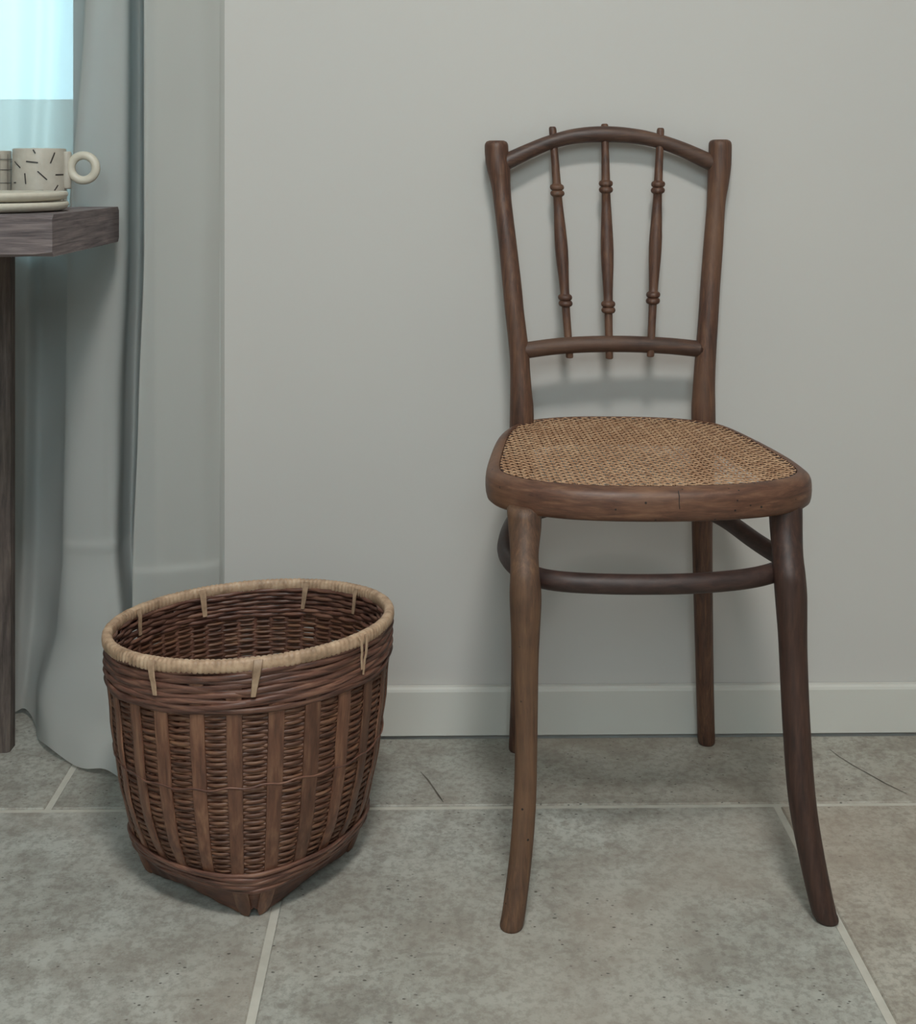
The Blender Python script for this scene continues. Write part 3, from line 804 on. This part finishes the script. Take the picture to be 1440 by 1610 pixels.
    mb = MB(); n_ = len(grid[0])
    for r in grid: mb.v += [tuple(p) for p in r]
    for i in range(len(grid) - 1):
        for j in range(n_ - 1):
            mb.f.append((i * n_ + j, i * n_ + j + 1, (i + 1) * n_ + j + 1, (i + 1) * n_ + j))
    return mb
curtain = mesh_obj('curtain', curtain_mesh(), M['curtain'])
curtain['label'] = 'long grey-white linen curtain hanging over the glazed door'; curtain['category'] = 'curtain'

# ------------------------------------------------------------------ weathered table with crockery
TX, TY0, TY1, TZ, TT = -0.449, 1.447, 1.748, .7565, .049
table = thing('console_table', 'weathered grey-brown wooden table in front of the curtain', 'table', (-.95, (TY0 + TY1) / 2, 0))
m = MB(); NX = 40
rr = random.Random(3)
x0 = -1.45
def slab(mb, x0, x1, y0, y1, z0, z1):
    rings = []
    nx = 46
    for i in range(nx + 1):
        x = x0 + (x1 - x0) * i / nx; e = lambda a: rr.uniform(-a, a)
        c_ = .003 if 0 < i < nx else .0055
        rings.append([(x, y0 + c_ + e(.0006), z0 + e(.0004)), (x, y0 + e(.0008), z0 + c_), (x, y0 + e(.0011), (z0 + z1) / 2 + e(.004)), (x, y0 + e(.0008), z1 - c_), (x, y0 + c_ + e(.0004), z1),
                      (x, y1 - c_, z1), (x, y1, z1 - c_), (x, y1, z0 + c_), (x, y1 - c_, z0)])
    mb.rings([list(reversed(r)) for r in rings])
slab(m, x0, TX, TY0, TY1, TZ - TT, TZ)
mesh_obj('tabletop', m, M['weathered'], table, angle=40)
LX1 = W(15, 1.719, 0).x
LY0 = W(15, 1.719, 0).y
def tleg(xa, xb, ya, yb):
    m = MB(); rings = []
    for i in range(20):
        z = (TZ - TT) * i / 19; e = lambda a: rr.uniform(-a, a); c_ = .0035
        rings.append([(xa + c_ + e(.0005), ya, z), (xb - c_ + e(.0005), ya + e(.0005), z), (xb + e(.0008), ya + c_, z), (xb, yb - c_, z), (xb - c_, yb, z), (xa + c_, yb, z), (xa, yb - c_, z), (xa + e(.0008), ya + c_, z)])
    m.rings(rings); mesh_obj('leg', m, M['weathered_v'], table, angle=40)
tleg(LX1 - .062, LX1, LY0, LY0 + .026)
tleg(-1.38, -1.38 + .062, LY0, LY0 + .026)
tleg(LX1 - .062, LX1, TY0 + .02, TY0 + .046)
tleg(-1.38, -1.38 + .062, TY0 + .02, TY0 + .046)

def lathe(mb, c, prof, n=48):
    """prof of (r, z) from the outside bottom round to the inside"""
    rings = [[(c.x + math.cos(2 * PI * k / n) * r, c.y + math.sin(2 * PI * k / n) * r, c.z + z) for k in range(n)] for r, z in prof]
    return mb.rings(rings)
PLC = W(103, 1.545, TZ); PR = .102
PLC = Vector((PLC.x - PR, TY0 + PR + .003, TZ))
def plate(z, r, label):
    th = .0125
    prof = [(r * .60, 0), (r * .90, .0008), (r * .965, .0030), (r, .0072), (r * .999, .0105), (r * .985, .0123), (r * .955, .0122), (r * .90, .0104), (r * .70, .0068), (r * .3, .0062), (.001, .0062)]
    p = thing('plate', label, 'plate', (PLC.x, PLC.y, z), 'cream plates stacked on the table')
    mb = lathe(MB(), Vector((PLC.x, PLC.y, z)), prof); mesh_obj('plate_body', mb, M['plate'], p, angle=60)
plate(TZ, PR, 'cream ceramic plate at the bottom of the stack on the table')
plate(TZ + .0124, PR - .001, 'cream ceramic plate on top of the stack on the table')

def mug_body(c, r, h, parent):
    mb = lathe(MB(), c, [(r * .86, 0), (r * .985, .0015), (r * 1.005, .004), (r * 1.0, h * .3), (r * .985, h * .7), (r * .975, h - .0016), (r * .965, h - .0003), (r * .945, h), (r * .915, h - .001), (r * .905, h - .004), (r * .90, .006), (.001, .005)])
    return mesh_obj('mug_body', mb, M['mug'], parent, angle=60)
MD = 1.702
MC = W(62, MD, TZ); MR = .0362; MH = .081
mug = thing('mug', 'cream ceramic mug with dark dashes and looped ring handle', 'mug', tuple(MC), 'mugs on the table')
mug_body(MC, MR, MH, mug)
# painted dashes on the mug
mb = MB()
dashes = [(335, 355, 358, 395), (265, 475, 385, 488), (548, 385, 508, 495), (150, 475, 208, 540), (252, 595, 262, 705), (380, 575, 475, 662), (555, 610, 635, 608), (315, 775, 440, 772), (575, 715, 540, 780), (625, 815, 655, 880), (140, 690, 165, 690)]
rr2 = random.Random(11)
pl = []
for a, b, c_, d_ in dashes: pl.append((a / 6.44, b / 6.44 + 180, c_ / 6.44, d_ / 6.44 + 180))
def on_mug(px, py):
    # point of the mug wall facing the camera
    d = MD - MR * .9
    for _ in range(3):
        p = WP(px, py, d); dx = max(-MR * .97, min(MR * .97, p.x - MC.x)); yy = MC.y - math.sqrt(MR * MR - dx * dx); d = d + (yy - p.y)
    return math.atan2(-math.sqrt(MR * MR - dx * dx), dx), p.z
def dash(a0, z0, a1, z1, w_):
    L = math.hypot((a1 - a0) * MR, z1 - z0); nx_, nz_ = -(z1 - z0) / L, (a1 - a0) * MR / L
    vsx = []
    for k in range(5):
        t_ = k / 4; a = a0 + (a1 - a0) * t_; z = z0 + (z1 - z0) * t_
        for s in (1, -1):
            aa = a + s * nx_ * w_ / 2 / MR; zz = z + s * nz_ * w_ / 2; r_ = MR * 1.006 + .0002
            vsx.append((MC.x + math.cos(aa) * r_, MC.y + math.sin(aa) * r_, zz))
    mb.add(vsx, [(2 * k, 2 * k + 1, 2 * k + 3, 2 * k + 2) for k in range(4)])
for a, b, c_, d_ in pl:
    A, B = on_mug(a, b), on_mug(c_, d_); dash(A[0], A[1], B[0], B[1], .0017)
for k in range(26):   # the pattern goes on round the back
    a = rr2.uniform(.25, PI - .25); z = rr2.uniform(TZ + .012, TZ + MH - .01); an = rr2.uniform(0, PI); L = .012
    dash(a, z, a + math.cos(an) * L / MR, z + math.sin(an) * L, .0017)
mesh_obj('dash_pattern', mb, M['ink'], mug, smooth=False)
# ring handle with its strap against the wall of the mug
HCt = WP(131, 264, MD); sc_ = MD / F_PX
mb = MB(); P = [(HCt.x + math.cos(a) * 19.6 * sc_, HCt.y, HCt.z + math.sin(a) * 19.6 * sc_) for a in [2 * PI * k / 40 for k in range(40)]]
tube(mb, P, 6.8 * sc_, n=14, closed=True, ref=Vector((0, 1, 0))); ring_h = mesh_obj('ring_handle', mb, M['plate'], mug)
mb = MB(); P = [WP(105.5, y, MD) for y in (238, 250, 264, 280, 297)]
tube(mb, P, [.0065] * 5, n=14, ref=Vector((0, 1, 0)), rad2=[.0058] * 5); mesh_obj('handle_strap', mb, M['mug'], ring_h)

GC = W(-24.5, MD, TZ)
mug2 = thing('mug', 'grey checked ceramic mug at the left edge beside the dashed mug', 'mug', tuple(GC), 'mugs on the table')
mug_body(GC, MR, MH - .003, mug2)
mb = MB()
for z in (.018, .034, .052, .066):
    rings = [[(GC.x + math.cos(a) * (MR * 1.004 + .0002), GC.y + math.sin(a) * (MR * 1.004 + .0002), GC.z + z + dz) for dz in (-.0005, .0005)] for a in [2 * PI * k / 48 for k in range(48)]]
    for k in range(48):
        a, b = rings[k], rings[(k + 1) % 48]; mb.add([a[0], b[0], b[1], a[1]], [(0, 1, 2, 3)])
for k in range(16):
    a = 2 * PI * k / 16 + .12; da = .0006 / MR; r_ = MR * 1.005 + .0002
    mb.add([(GC.x + math.cos(a + s * da) * r_, GC.y + math.sin(a + s * da) * r_, GC.z + z) for s, z in ((-1, .006), (1, .006), (1, MH - .008), (-1, MH - .008))], [(0, 1, 2, 3)])
mesh_obj('check_pattern', mb, M['gridink'], mug2, smooth=False)
